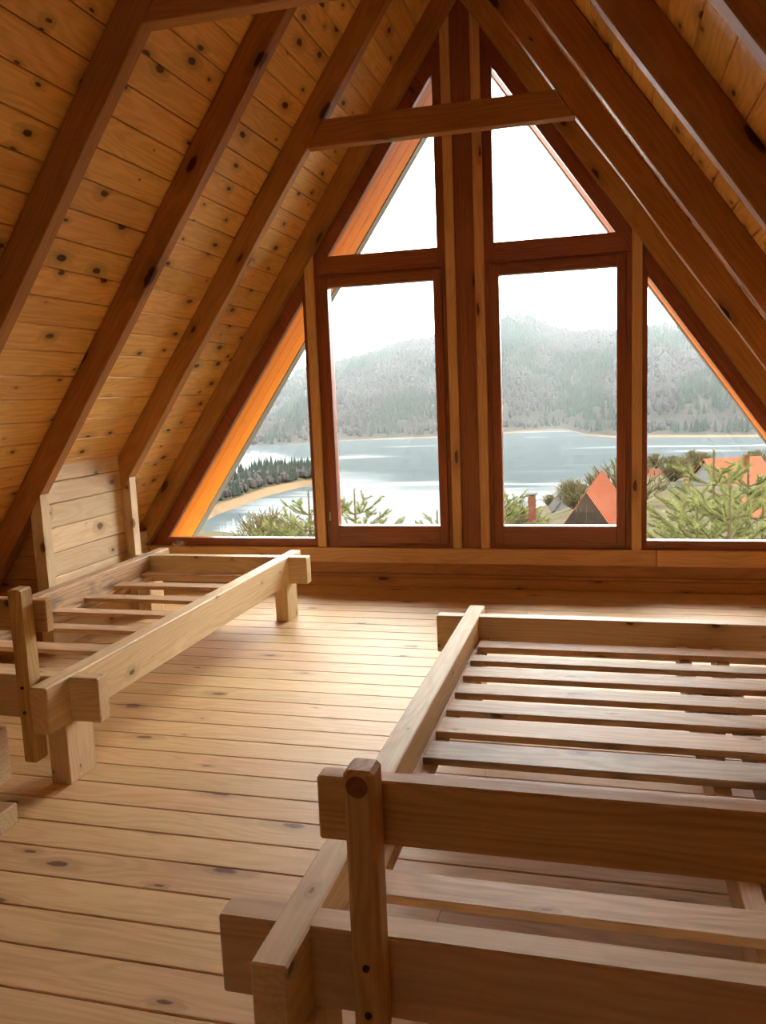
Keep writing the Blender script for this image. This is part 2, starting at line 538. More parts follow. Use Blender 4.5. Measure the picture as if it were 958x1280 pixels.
# rafters -------------------------------------------------------------------------------------------
where = ['against the window wall', 'in the second frame from the windows', 'in the third frame from the windows',
         'in the fourth frame from the windows', 'in the fifth frame from the windows']
extra = [('left', 0, 'dark knotty rafter of the left slope against the window wall'),
         ('left', 1, 'left rafter meeting the left end of the higher small tie beam, second from the windows'),
         ('left', 2, 'left rafter without tie beam, third from the windows, above the pale knee wall'),
         ('left', 3, 'left rafter nearest the camera, dark face, carrying the upper-left tie beam'),
         ('right', 0, 'rafter of the right slope against the window wall'),
         ('right', 1, 'right rafter with big knots meeting the right end of the tie beam'),
         ('right', 2, 'right rafter third from the windows, bright thin lower edge'),
         ('right', 3, 'right rafter nearest the top right corner but one, wide pale boards behind it'),
         ('right', 4, 'right rafter just showing in the top right corner')]
for sd, k, lab in extra:
    side = -1 if sd == 'left' else 1
    y0 = RY[k]
    zt = ZR
    pts = [(xin(-0.0, side), -0.0), (X0, ZR), (X0, ZR + (RD - .001) * K), (xin(0.0, side, RD - .001), 0.0)]
    th = 0.065 if k == 0 else 0.07
    e = 0.0 if side < 0 else 0.0006
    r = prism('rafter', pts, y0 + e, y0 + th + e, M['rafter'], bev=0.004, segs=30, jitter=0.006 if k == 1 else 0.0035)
    tag(r, lab, 'rafter')
# tie beams
t = prism('tie_beam', [(xin(2.615, -1) + .003, 2.615), (xin(2.615, 1) - .003, 2.615), (xin(2.752, 1) - .003, 2.752), (xin(2.752, -1) + .003, 2.752)],
          4.478, 4.548, M['rafter'], bev=0.003, along=(1, 0))
tag(t, 'horizontal tie beam crossing in front of the upper windows', 'beam')
t = prism('tie_beam', [(xin(2.605, -1) + .003, 2.605), (xin(2.605, 1) - .003, 2.605), (xin(2.745, 1) - .003, 2.745), (xin(2.745, -1) + .003, 2.745)],
          2.818, 2.888, M['rafter'], bev=0.003, along=(1, 0))
tag(t, 'nearer tie beam cut by the upper edge at upper left', 'beam')

# window wall -----------------------------------------------------------------------------------------
G = Y_WIN
wf = root('wall_front', (X0, 5.36, 0), 'low plank wall under the gable windows', 'wall', kind='structure')
zz = [0.0, 0.088, 0.172]
for k in range(2):
    for a, b in ((-3.4, -1.1), (-1.1, 1.7)):
        plank('plank', (a + .001, 5.345 - .0, (zz[k] + zz[k + 1]) / 2), (b - .001, 5.345, (zz[k] + zz[k + 1]) / 2), (0, -1, 0), zz[k + 1] - zz[k] - .003, 0.02, M['wall'], wf)
block('wall_backing', (-3.45, 5.366, -0.15), (1.75, 5.44, 0.27), M['under'], wf, bev=0)
bb = block('baseboard_front', (-3.35, 5.318, 0.0005), (1.65, 5.3445, 0.07), M['wall'], bev=0.006)
tag(bb, 'baseboard strip along the foot of the window wall', 'baseboard', kind='structure')
sill = root('trim_1', (X0, 5.33, 0.165), 'pale horizontal sill beam under all the windows', 'sill', kind='structure')
for a, b in ((xin(.27, -1) + .0, 0.30), (0.30, xin(.165, 1))):
    block('sill_board', (a + .001, 5.318, 0.166), (b - .001, 5.40, 0.2675), M['batten'], sill, bev=0.003)

zc = lambda u, perp: ZR + perp * K - SL * abs(u)
labels = {(-1, 1): 'pale vertical batten left of the left opening sash', (-1, 0): 'left pale batten on the dark centre post',
          (1, 0): 'right pale batten on the dark centre post', (1, 1): 'pale vertical batten right of the right opening sash'}
n = 2
for s, q in ((-1, 1), (-1, 0), (1, 0), (1, 1)):
    a, b = ((0.062, 0.121), (1.001, 1.061))[q]
    pts = [(X0 + s * a, 0.268), (X0 + s * b, 0.268), (X0 + s * b, zc(b, 0.03)), (X0 + s * a, zc(a, 0.03))]
    t = prism('trim_%d' % n, pts, 5.326, G - .0004, M['batten'], along=(0, 1), bev=0.0025)
    tag(t, labels[(s, q)], 'batten', kind='structure')
    n += 1
t = prism('trim_%d' % n, [(X0 - .0615, 0.268), (X0 + .0615, 0.268), (X0 + .0615, zc(.0615, 0.1)), (X0, zc(0, 0.1)), (X0 - .0615, zc(.0615, 0.1))],
          5.345, 5.45, M['post'], along=(0, 1))
tag(t, 'dark centre post between the two halves of the gable', 'post', kind='structure')

FP = 0.10                                       # how far the sloped frame members reach in past the rafters
zi = lambda u: ZI - SL * abs(u)               # edge of the sloped glass openings


def mirror(pts, s): return [(X0 + s * u, z) for u, z in pts]


def pane(pts, s, par, y=5.397):
    vs = [(x, y, z) for x, z in mirror(pts, s)] + [(x, y + .004, z) for x, z in mirror(pts, s)]
    k = len(pts)
    fs = [tuple(range(k)), tuple(range(2 * k - 1, k - 1, -1))] + [(i, k + i, k + (i + 1) % k, (i + 1) % k) for i in range(k)]
    c = WM[par.name].translation
    vs = [(a - c.x, b - c.y, d_ - c.z) for a, b, d_ in vs]
    return raw('pane', vs, fs, M['glass'], par, loc=c)


wn = 1
for s, nm in ((-1, 'left'), (1, 'right')):
    Y1 = G + 0.065
    ZI = ZR - 0.083 * K
    # opening sash
    w = root('window_%d' % wn, (X0 + s * .56, G, .27), '%s tall opening window with dark red-brown sash' % nm, 'window', kind='structure'); wn += 1
    f = lambda nme, pts, y0=G, y1=Y1, al=None, bev=0.002: prism(nme, mirror(pts, s), y0, y1, M['frame'], w, along=al, bev=bev)
    f('frame_stile', [(.085, .268), (.150, .268), (.150, 2.075), (.085, 2.075)], al=(0, 1))
    f('frame_stile', [(1.030, .268), (.968, .268), (.968, 2.075), (1.030, 2.075)], al=(0, 1))
    f('frame_rail', [(.150, .268), (.968, .268), (.968, .292), (.150, .292)], al=(1, 0))
    f('frame_rail', [(.150, 2.060), (.968, 2.060), (.968, 2.075), (.150, 2.075)], al=(1, 0))
    f('frame_stop', [(.122, .268), (.166, .268), (.166, 2.075), (.122, 2.075)], Y1 + .001, Y1 + .02, (0, 1))
    f('frame_stop', [(.952, .268), (.998, .268), (.998, 2.075), (.952, 2.075)], Y1 + .001, Y1 + .02, (0, 1))
    f('frame_stop', [(.166, .268), (.952, .268), (.952, .305), (.166, .305)], Y1 + .001, Y1 + .02, (1, 0))
    f('frame_stop', [(.166, 2.045), (.952, 2.045), (.952, 2.075), (.166, 2.075)], Y1 + .001, Y1 + .02, (1, 0))
    f('sash_stile', [(.152, .294), (.208, .294), (.208, 2.058), (.152, 2.058)], G - .012, Y1, (0, 1))
    f('sash_stile', [(.966, .294), (.912, .294), (.912, 2.058), (.966, 2.058)], G - .012, Y1, (0, 1))
    f('sash_rail', [(.208, .294), (.912, .294), (.912, .414), (.208, .414)], G - .012, Y1, (1, 0))
    f('sash_rail', [(.208, 1.992), (.912, 1.992), (.912, 2.058), (.208, 2.058)], G - .012, Y1, (1, 0))
    pane([(.203, .409), (.917, .409), (.917, 1.997), (.203, 1.997)], s, w)
    for z in ((0.48,) if s < 0 else ()):
        h = block('hinge', (X0 + s * .962, G - .020, z - .03), (X0 + s * .974, G - .010, z + .03), M['hinge'], w, bev=0.003)
    # upper light
    w = root('window_%d' % wn, (X0 + s * .5, G, 2.06), 'fixed %s upper window under the rafters with sloping frame' % nm, 'window', kind='structure'); wn += 1
    f = lambda nme, pts, y0=G, y1=Y1, al=None, bev=0.002: prism(nme, mirror(pts, s), y0, y1, M['frame'], w, along=al, bev=bev)
    zo = lambda u: ZR + 0.02 * K - SL * u
    f('frame_stile', [(.085, 2.0755), (.180, 2.0755), (.180, zi(.180)), (.085, zo(.085))], al=(0, 1))
    f('frame_rail', [(.180, 2.0755), (zi(0) / SL - 2.0755 / SL + .0, 2.0755), ((ZI - 2.19) / SL, 2.19), (.180, 2.19)], G - .006, Y1, (1, 0))
    f('sloped_rail', [(.180, zi(.180)), ((ZI - 2.0755) / SL, 2.0755), ((ZR + .02 * K - 2.0755) / SL, 2.0755), (.085, zo(.085))], G, G + .048, (1, -SL * 1))
    pane([(.175, 2.185), ((ZI - 2.185) / SL + .004, 2.185), (.175, zi(.175) + .004)], s, w)
    # side triangle
    w = root('window_%d' % wn, (X0 + s * 1.6, G, .27), 'fixed triangular %s side window' % nm, 'window', kind='structure'); wn += 1
    f = lambda nme, pts, y0=G, y1=Y1, al=None, bev=0.002: prism(nme, mirror(pts, s), y0, y1, M['frame'], w, along=al, bev=bev)
    f('frame_stile', [(1.031, .268), (1.092, .268), (1.092, zi(1.092)), (1.031, zo(1.031))], al=(0, 1))
    f('frame_rail', [(1.092, .268), ((ZR + .02 * K - .268) / SL, .268), ((ZI - .323) / SL, .323), (1.092, .323)], al=(1, 0))
    f('sloped_rail', [(1.092, zi(1.092)), ((ZI - .323) / SL, .323), ((ZR + .02 * K - .268) / SL, .268), (1.031, zo(1.031))], G, G + .048, (1, -SL))
    pane([(1.087, .318), ((ZI - .318) / SL + .004, .318), (1.087, zi(1.087) + .004)], s, w)

# eaves outside the glass
for s, nm in ((-1, 'left'), (1, 'right')):
    ev = root('trim_%d' % n, (X0 + s * 1.6, 5.7, 1.2), 'orange stained %s roof overhang outside the glass' % nm, 'eave', kind='structure')
    n += 1
    YE = 5.89
    for k in range(3):
        ya = 5.425 + (YE - 5.425) * k / 3
        yb = 5.425 + (YE - 5.425) * (k + 1) / 3
        p0, p1 = -0.056, -0.034
        pts = [(xin(-.3, s, p0), -.3), (X0, ZR + p0 * K), (X0, ZR + p1 * K), (xin(-.3, s, p1), -.3)]
        prism('soffit_board', pts, ya + .001, yb - .001, M['eave'], ev, bev=0.002)
    pts = [(xin(-.3, s, -.062), -.3), (X0, ZR - .062 * K), (X0, ZR + .2 * K), (xin(-.3, s, .2), -.3)]
    prism('bargeboard', pts, YE + .051, YE + .10, M['barge'], ev, bev=0.003)
    prism('bargeboard', pts, YE, YE + .05, M['barge'], ev, bev=0.003)

# back gable behind the camera
wb = root('wall_back', (X0, Y_BACK, 0), 'plank gable wall behind the camera', 'wall', kind='structure')
yb0, yb1 = Y_BACK - .12, Y_BACK
bw, bz0, bz1 = 0.20, 2.72, 3.14                                  # opening for an unseen window added as fill light
prism('gable_panel', [(xin(-.1, -1, .14), -.1), (xin(-.1, 1, .14), -.1), (xin(bz0, 1, .14), bz0), (xin(bz0, -1, .14), bz0)], yb0, yb1, M['wall'], wb, along=(1, 0))
prism('gable_panel', [(xin(bz1, -1, .14), bz1), (xin(bz1, 1, .14), bz1), (X0, ZR + .14 * K)], yb0, yb1, M['wall'], wb, along=(1, 0))
for s in (-1, 1):
    prism('gable_panel', [(X0 + s * bw, bz0), (xin(bz0, s, .14), bz0), (xin(bz1, s, .14), bz1), (X0 + s * bw, bz1)], yb0, yb1, M['wall'], wb, along=(1, 0))
w = root('window_7', (X0, Y_BACK - .06, bz0), 'unseen fill-light window added high in the gable behind the camera', 'window', kind='structure')
for s in (-1, 1):
    prism('frame_stile', [(X0 + s * bw, bz0), (X0 + s * (bw - .03), bz0), (X0 + s * (bw - .03), bz1), (X0 + s * bw, bz1)], yb0 + .02, yb1 - .02, M['frame'], w, along=(0, 1))
for a, b in ((bz0, bz0 + .03), (bz1 - .03, bz1)):
    prism('frame_rail', [(X0 - bw + .03, a), (X0 + bw - .03, a), (X0 + bw - .03, b), (X0 - bw + .03, b)], yb0 + .02, yb1 - .02, M['frame'], w, along=(1, 0))
pane([(-bw + .02, bz0 + .02), (bw - .02, bz0 + .02), (bw - .02, bz1 - .02), (-bw + .02, bz1 - .02)], 1, w, Y_BACK - .06)

# knee wall on the left ------------------------------------------------------------------------------
kw = root('wall_left', (-2.86, 4.1, 0), 'pale knee wall of fresh boards between two studs behind the left bed', 'wall', kind='structure')
bz = [0.0, 0.13, 0.26, 0.388, 0.515, 0.651, 0.78, 0.895, 1.0]
for a, b in zip(bz, bz[1:]):
    ya, yb = (3.66, 4.548) if b < 0.79 else (3.722, 4.478)
    plank('plank', (-2.86, ya, (a + b) / 2), (-2.86, yb, (a + b) / 2), (1, 0, 0), b - a - .003, 0.018, M['knee'], kw)
for a, b in zip(bz, bz[1:]):                                    # side of the box, facing the camera
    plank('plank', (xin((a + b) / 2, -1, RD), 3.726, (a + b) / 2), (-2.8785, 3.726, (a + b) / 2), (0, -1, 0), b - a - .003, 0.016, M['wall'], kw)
for yy, mt in ((3.645, M['knee']), (4.482, M['knee'])):
    ztop = lambda x: ZR - SL * abs(x - X0)
    pts = [(-2.859, 0.0), (-2.80, 0.0), (-2.80, ztop(-2.80)), (-2.859, ztop(-2.859))]
    prism('stud', pts, yy, yy + .07, M['knee'], kw, along=(0, 1), bev=0.002)
for a in (.0, .13, .26):
    plank('plank', (-3.19, 4.56, a + .064), (-3.19, 5.285, a + .064), (1, 0, 0), 0.127, 0.018, M['knee'], kw)

# ------------------------------------------------------------------ beds
def screw(par, x, y, z, r=0.008):
    bm = bmesh.new()
    bmesh.ops.create_cone(bm, cap_ends=True, segments=10, radius1=r, radius2=r * .8, depth=0.006)
    me = bpy.data.meshes.new('screw')
    bm.to_mesh(me)
    bm.free()
    return put('screw', me, M['dark_metal'], Matrix.Translation((x, y, z)) @ Matrix.Rotation(math.pi / 2, 4, 'X'), par)


def bed(label, xo, s, width, y0, y1, cb0, cb1, zt, slats, post_u, post_y, rail_u0, rail_y, grey, far_w, hz):
    """slatted timber bed; u runs inward from the visible side rail's outer face"""
    b = root('bed_frame', (xo + s * width / 2, (y0 + y1) / 2, 0), label, 'bed')
    X = lambda u: xo + s * u
    RW = 0.067
    zb = zt - 0.162
    block('side_rail', (X(0), y0, zb), (X(RW), y1, zt), M['bed'], b, bev=0.004)
    block('side_rail', (X(width - RW), y0 + .03, zb), (X(width), y1 + .03, zt), M['rough'], b, bev=0.004, seg=30, jitter=0.003)
    block('cross_beam', (X(-.113), cb0, zb + .002), (X(width + .113), cb0 + .062, zt - .0025), M['bed'], b, bev=0.004)
    block('cross_beam', (X(-.113), cb1, zb + .002), (X(width + .113), cb1 + far_w, zt - .0025), M['bed'], b, bev=0.004)
    for u in (0.001, width - .078):
        block('leg', (X(u), cb0 - .037, 0.0), (X(u + .077), cb0 + .118, zb + .001), M['bed'], b, bev=0.003)
        block('leg', (X(u), cb1 - .04, 0.0), (X(u + .077), cb1 + .118, zb + .001), M['bed'], b, bev=0.003)
        block('ledger', (X(RW if u < .1 else width - RW - .045), cb0 + .07, zb + .028), (X(RW + .045 if u < .1 else width - RW), cb1 - .005, 0.2695), M['slat'], b, bev=0.002)
    for k, (ya, yb) in enumerate(slats):
        block('slat', (X(RW + .018), ya, 0.27), (X(width - RW - .018), yb, 0.2905), M['slat_grey'] if k in grey else M['slat'], b, bev=0.0025, axis=0,
              rot=random.uniform(-.004, .004))
    for u in (post_u, width - post_u - .052):
        p = block('post', (X(u), post_y, hz[0]), (X(u + .052), cb0 - .0005, hz[1]), M['bed_front'], b, bev=0.007)
        for z in (zt - .022, zt - .110):
            screw(p, X(u + .026), post_y - .001, z, 0.007)
    if hz[1] == 0.69:                                             # the big knot at the top of the near post
        bmk = bmesh.new()
        bmesh.ops.create_circle(bmk, cap_ends=True, segments=16, radius=0.019)
        mek = bpy.data.meshes.new('knot')
        bmk.to_mesh(mek)
        bmk.free()
        put('knot', mek, M['knot'], Matrix.Translation((X(post_u + .024), post_y - .0006, hz[1] - .026)) @ Matrix.Rotation(math.pi / 2, 4, 'X'), b)['label'] = 'dark round knot'
    block('head_rail', (X(rail_u0), rail_y, hz[2]), (X(width - rail_u0), rail_y + .04, hz[3]), M['bed_front'], b, bev=0.004)
    return b


ls = [(4.31 - .28 * k + random.uniform(-.008, .008), 0) for k in range(7)]
ls = [(a, a + random.uniform(.078, .098)) for a, _ in ls]
left_bed = bed('narrow slatted timber bed along the left knee wall', -1.788, -1, 0.968, 2.262, 4.668, 2.382, 4.455, 0.377, ls,
               0.106, 2.312, 0.066, 2.384, (), 0.07, (0.085, 0.695, 0.53, 0.645))
rs = [(3.17, 3.26), (2.997, 3.071), (2.828, 2.932), (2.661, 2.757), (2.502, 2.601), (2.330, 2.447), (2.149, 2.269), (1.955, 2.06), (1.755, 1.85), (1.509, 1.601)]
right_bed = bed('wide slatted timber bed in the right foreground', -0.581, 1, 1.79, 1.172, 3.54, 1.285, 3.36, 0.362, rs,
                0.162, 1.226, 0.094, 1.2865, (6,), 0.062, (0.085, 0.69, 0.53, 0.647))
for x in (0.262, 0.392):
    block('middle_beam', (x, 1.36, 0.16), (x + .042, 3.355, 0.2695), M['slat'], right_bed, bev=0.002)
for yy in (2.02, 2.9):
    block('middle_leg', (0.305, yy, 0.0), (0.3915, yy + .07, 0.25), M['slat'], right_bed, bev=0.002)

# loose timber at the left edge
o = block('timber_block', (-2.30, 2.235, 0.0), (-2.032, 2.345, 0.192), M['bed'], bev=0.004, axis=0, rot=0.10)
tag(o, 'pale timber block on the floor beside the left bed post at the left edge', 'timber')
o = block('timber_block', (-2.32, 2.25, 0.193), (-2.043, 2.33, 0.272), M['bed'], bev=0.004, axis=0, rot=0.06)
tag(o, 'smaller timber piece lying on top of the pale block at the left edge', 'timber')
o = block('timber_block', (-2.05, 2.0, 0.0), (-1.80, 2.09, 0.065), M['bed'], bev=0.004, axis=0, rot=0.02)
tag(o, 'lowest timber offcut barely showing at the left edge on the floor', 'timber')

# crumpled paper on the far left sill corner
bm = bmesh.new()
bmesh.ops.create_icosphere(bm, subdivisions=3, radius=1)
for v in bm.verts:
    k = 1 + 0.5 * noise.noise(v.co * 2.3)
    v.co = Vector((v.co.x * .05 * k, v.co.y * .028 * k, max(-.0145, v.co.z * .02 * k)))
me = bpy.data.meshes.new('paper')
bm.to_mesh(me)
bm.free()
# it rests on the sill beam
o = put('crumpled_paper', me, M['paper'], Matrix.Translation((-2.975, 5.335, 0.2675 + .0145)))
tag(o, 'small crumpled pale scrap on the sill in the left corner', 'scrap')

# ------------------------------------------------------------------ outside
LAKE = -43.7


def lerp_table(t, x):
    if x <= t[0][0]: return t[0][1]
    for (a, b), (c, e) in zip(t, t[1:]):
        if x <= c: return b + (e - b) * (x - a) / (c - a)
    return t[-1][1]


def pol(az, r): return r * math.sin(math.radians(az)), r * math.cos(math.radians(az))


NEAR = [(-60, 330), (-27, 300), (-24.5, 278), (-17.9, 272), (-10.7, 272), (-6.8, 300), (-3, 332), (0.6, 384), (2.7, 436), (10, 440), (60, 420)]


def near_z(az, r):
    R = lerp_table(NEAR, az)
    t = max(0.0, min(1.0, (r - 6) / (R - 6)))
    bank = 1.0 - 0.16 * math.sin(math.pi * t) * min(1.0, max(0.0, (az + 6) / 8))
    return -3.3 + (LAKE - 0.6 + 3.3) * t ** (1.0 if az < -6 else 0.97) * bank + 0.5 * noise.noise(Vector((az * .2, r * .03, 1)))


vs, fs = [], []
azs = [-62 + 2.0 * i for i in range(63)]
rr = [5.9, 9, 14, 20, 30, 42, 56, 75, 100, 130, 165, 200, 235, 265, 290, 320, 350, 385, 420, 450]
for az in azs:
    R = lerp_table(NEAR, az)
    for r in rr:
        q = min(r, R)
        x, yv = pol(az, q)
        vs.append((x, max(yv, 5.65) if r < 15 else yv, near_z(az, q)))
nr = len(rr)
for i in range(len(azs) - 1):
    for j in range(nr - 1):
        fs.append((i * nr + j, (i + 1) * nr + j, (i + 1) * nr + j + 1, i * nr + j + 1))
hs = raw('ground', vs, fs, M['ground'], smooth=True, kind='structure')
tag(hs, 'grassy winter slope falling from the house to the lake', 'ground', kind='structure')

lake = raw('lake', [(-2500, 60, LAKE), (2500, 60, LAKE), (2500, 2600, LAKE), (-2500, 2600, LAKE)], [(0, 1, 2, 3)], M['water'], kind='structure')
tag(lake, 'calm grey-green lake with white sky reflections below the hills', 'lake', kind='structure')

SHORE = [(-62, 800), (-23, 790), (-20, 800), (-18, 815), (-11.6, 810), (-6.7, 835), (-3, 880), (-1.6, 800), (-1.2, 765), (0.6, 722), (2.7, 718), (5, 708), (9.7, 695), (62, 680)]
RIDGE = [(-62, .03), (-30, -.012), (-23.5, -.006), (-22, .008), (-20.6, .0343), (-18.4, .0441), (-16.8, .0485), (-15.2, .0548), (-13.5, .0648), (-11.3, .0677), (-9.2, .0798),
         (-6.8, .085), (-5.5, .0883), (-4.5, .0845), (-3.45, .0746), (-1.9, .0659), (-.4, .067), (.7, .0632), (2.7, .0664), (3.5, .069), (4.3, .0647), (8, .060), (14, .07), (30, .06), (62, .05)]
RIDGE_R = 1750.0


def hill_z(az, t):
    r0 = lerp_table(SHORE, az)
    r = r0 + (RIDGE_R - r0) * t
    top = 1.3 + (lerp_table(RIDGE, az) - 0.0065) * RIDGE_R
    k = t ** 0.85
    # low wooded spur on the right shore
    z = LAKE - 0.5 + (top - LAKE) * k
    if az > -1.0: z += 10.0 * math.exp(-((t - .10) / .06) ** 2) * min(1.0, (az + 1.0) / 3)
    w = math.sin(math.pi * min(1, t))
    z += w * 16 * noise.noise(Vector((az * .11, t * 3.2, 2.0))) + w * 6 * noise.noise(Vector((az * .4, t * 8, 5.0)))
    if t < .05: z = min(z, LAKE - .5 + 2.2 + t * 90)
    return r, z


azs = [-62 + .8 * i for i in range(156)]
ts = [0, .004, .012, .02, .04, .07, .1, .14, .2, .27, .34, .42, .5, .58, .66, .74, .82, .9, .95, 1.0, 1.08, 1.2]
vs, fs, fm = [], [], []
for az in azs:
    for t in ts:
        r, z = hill_z(az, min(t, 1))
        if t > 1:
            r += (t - 1) * 1200
            z -= (t - 1) * 500
        x, yv = pol(az, r)
        vs.append((x, yv, z))
nt = len(ts)
for i in range(len(azs) - 1):
    for j in range(nt - 1):
        fs.append((i * nt + j, (i + 1) * nt + j, (i + 1) * nt + j + 1, i * nt + j + 1))
        fm.append(1 if j < 1 else 0)
hill = raw('hill', vs, fs, None, smooth=True, kind='structure', mats=[M['hill'], M['shore']], fmat=fm)
tag(hill, 'long wooded hill ridge rising behind the lake', 'hill', kind='structure')

# forest on the hill: far too many to count
ICO = []
_b = bmesh.new()
bmesh.ops.create_icosphere(_b, subdivisions=1, radius=1)
_b.verts.index_update()
ICO_V = [v.co.copy() for v in _b.verts]
ICO_F = [tuple(v.index for v in f.verts) for f in _b.faces]
_b.free()


def add_cone(vs, fs, p, h, r, k=5):
    i = len(vs)
    a0 = random.random() * 6
    vs.append((p[0], p[1], p[2] + h))
    for q in range(k):
        a = a0 + q * 2 * math.pi / k
        vs.append((p[0] + r * math.cos(a), p[1] + r * math.sin(a), p[2] + h * .08))
    for q in range(k):
        fs.append((i, i + 1 + q, i + 1 + (q + 1) % k))


def add_blob(vs, fs, p, h, r):
    i = len(vs)
    for v in ICO_V:
        j = random.uniform(.75, 1.2)
        vs.append((p[0] + v.x * r * j, p[1] + v.y * r * j, p[2] + h * .5 + v.z * h * .5 * j))
    fs.extend(tuple(i + a for a in f) for f in ICO_F)


cv, cf, dv, df = [], [], [], []
for _ in range(24000):
    az = random.uniform(-33, 17)
    t = random.random() ** 0.8 * .985 + .012
    r, z = hill_z(az, t)
    x, yv = pol(az, r)
    con = noise.noise(Vector((az * .22, t * 4.0, 9.0))) + .4 * noise.noise(Vector((az * .9, t * 13, 3.0))) + (.18 if t < .22 and az > -4 else 0) + (.15 if t > .93 else 0)
    if con > 0.12:
        h = random.uniform(6, 12)
        add_cone(cv, cf, (x, yv, z - 1), h, h * random.uniform(.16, .23))
    else:
        h = random.uniform(6, 11)
        add_blob(dv, df, (x, yv, z - 1.5), h, h * random.uniform(.2, .3))
o = raw('forest', cv, cf, M['conifer'], kind='stuff')
tag(o, 'dark conifers scattered over the far hillside', 'forest', kind='stuff')
o = raw('forest', dv, df, M['bare_wood'], kind='stuff')
tag(o, 'bare grey-brown woods covering the far hillside', 'forest', kind='stuff')

# wooded peninsula on the left
PEN = [(-60, .150), (-27.4, .1455), (-26.7, .1377), (-24.9, .1282), (-23.3, .1184), (-21.6, .1123), (-20.1, .107), (-19.3, .1038), (-18.9, .1015)]
vs, fs, fm = [], [], []
azs = [-60 + 1.5 * i for i in range(22)] + [-27 + .5 * i for i in range(17)]
wid = lambda az: 95.0 * min(1.0, max(0.03, (-18.6 - az) / 4.0)) ** .7 + 4
for az in azs:
    r0 = 45.0 / lerp_table(PEN, az)
    for k, (t, hh) in enumerate(((0, -.6), (.09, 1.4), (.17, 2.4), (.5, 6), (.8, 5), (1, -.6))):
        x, yv = pol(az, r0 + wid(az) * t)
        vs.append((x, yv, LAKE + hh * min(1, .25 + wid(az) / 90) if hh > 0 else LAKE - .6))
for i in range(len(azs) - 1):
    for j in range(5):
        fs.append((i * 6 + j, (i + 1) * 6 + j, (i + 1) * 6 + j + 1, i * 6 + j + 1))
        fm.append(1 if j < 2 else 0)
o = raw('land_spit', vs, fs, None, smooth=True, kind='structure', mats=[M['ground'], M['shore']], fmat=fm)
tag(o, 'low wooded spit with a sandy shore on the left of the lake', 'land', kind='structure')
cv, cf, dv, df = [], [], [], []
for _ in range(1300):
    az = random.uniform(-34, -19.4)
    r0 = 45.0 / lerp_table(PEN, az)
    t = random.uniform(.18, .9)
    x, yv = pol(az, r0 + wid(az) * t)
    if random.random() < .4:
        h = random.uniform(5, 10)
        add_cone(cv, cf, (x, yv, LAKE + 3), h, h * .17, 6)
    else:
        h = random.uniform(3, 6)
        add_blob(dv, df, (x, yv, LAKE + 3), h, h * .3)
o = raw('forest', cv, cf, M['conifer'], kind='stuff')
tag(o, 'row of conifers along the low spit in the lake', 'forest', kind='stuff')
o = raw('forest', dv, df, M['bare_wood'], kind='stuff')
tag(o, 'bare brown shrubs along the low spit in the lake', 'forest', kind='stuff')


# young pines in front of the house ------------------------------------------------------------------
def tube(vs, fs, p, q, r0, r1, k=5):
    p, q = Vector(p), Vector(q)
    dd = (q - p).normalized()
    a = dd.orthogonal().normalized()
    b = dd.cross(a)
    i = len(vs)
    for c, r in ((p, r0), (q, r1)):
        for j in range(k):
            t = 2 * math.pi * j / k
            vs.append(tuple(c + a * (r * math.cos(t)) + b * (r * math.sin(t))))
    for j in range(k):
        fs.append((i + j, i + (j + 1) % k, i + k + (j + 1) % k, i + k + j))


def pine_meshes(seed, h=3.2, rad=1.1, nper=105):
    rs_ = random.Random(seed)
    tv, tf, nv, nf = [], [], [], []
    tube(tv, tf, (0, 0, 0), (0, 0, h * .7), .045, .022, 7)
    tube(tv, tf, (0, 0, h * .7), (0, 0, h), .022, .007, 6)

    def brush(p, q, cnt, ln):
        p, q = Vector(p), Vector(q)
        dd = (q - p).normalized()
        a = dd.orthogonal().normalized()
        b = dd.cross(a)
        for _ in range(cnt):
            t = rs_.random()
            an = rs_.random() * 6.283
            rd = a * math.cos(an) + b * math.sin(an)
            o_ = p.lerp(q, t)
            tip = o_ + (rd * .75 + dd * .75).normalized() * ln * rs_.uniform(.7, 1.1)
            sd = rd.cross(dd).normalized() * .0036
            i = len(nv)
            nv.extend((tuple(o_ - sd), tuple(o_ + sd), tuple(tip)))
            nf.append((i, i + 1, i + 2))
    brush((0, 0, h - .5), (0, 0, h), int(nper * 1.8), .075)
    z = h - .42
    lev = 0
    while z > h * .12:
        k = rs_.choice((5, 6))
        a0 = rs_.random() * 6
        L = min(rad, .26 + (h - z) * .38)
        for b_ in range(k):
            an = a0 + 6.283 * b_ / k + rs_.uniform(-.2, .2)
            l = L * rs_.uniform(.75, 1.1)
            p = Vector((0, 0, z))
            up = .55 if lev < 3 else .3
            mid = p + Vector((math.cos(an) * l * .55, math.sin(an) * l * .55, l * up * .3))
            end = p + Vector((math.cos(an) * l, math.sin(an) * l, l * up))
            tube(tv, tf, p, mid, .012, .008, 4)
            tube(tv, tf, mid, end, .008, .004, 4)
            brush(mid, end, nper, .075)
            brush(p.lerp(mid, .5), mid, nper // 3, .07)
            for _ in range(3 + (lev > 0) * 2 + (lev > 2) * 2):
                t = rs_.uniform(.35, .95)
                o_ = mid.lerp(end, t) if t > .55 else p.lerp(mid, t / .55)
                sa = an + rs_.choice((-1, 1)) * rs_.uniform(.5, .9)
                e2 = o_ + Vector((math.cos(sa), math.sin(sa), rs_.uniform(.25, .8))) * l * rs_.uniform(.28, .45)
                tube(tv, tf, o_, e2, .006, .003, 3)
                brush(o_, e2, int(nper * .8), .07)
        z -= rs_.uniform(.24, .36)
        lev += 1
    a = bpy.data.meshes.new('trunk')
    a.from_pydata(tv, [], tf)
    a.materials.append(M['bark'])
    b = bpy.data.meshes.new('needles')
    b.from_pydata(nv, [], nf)
    b.materials.append(M['needles'])
    return a, b, h


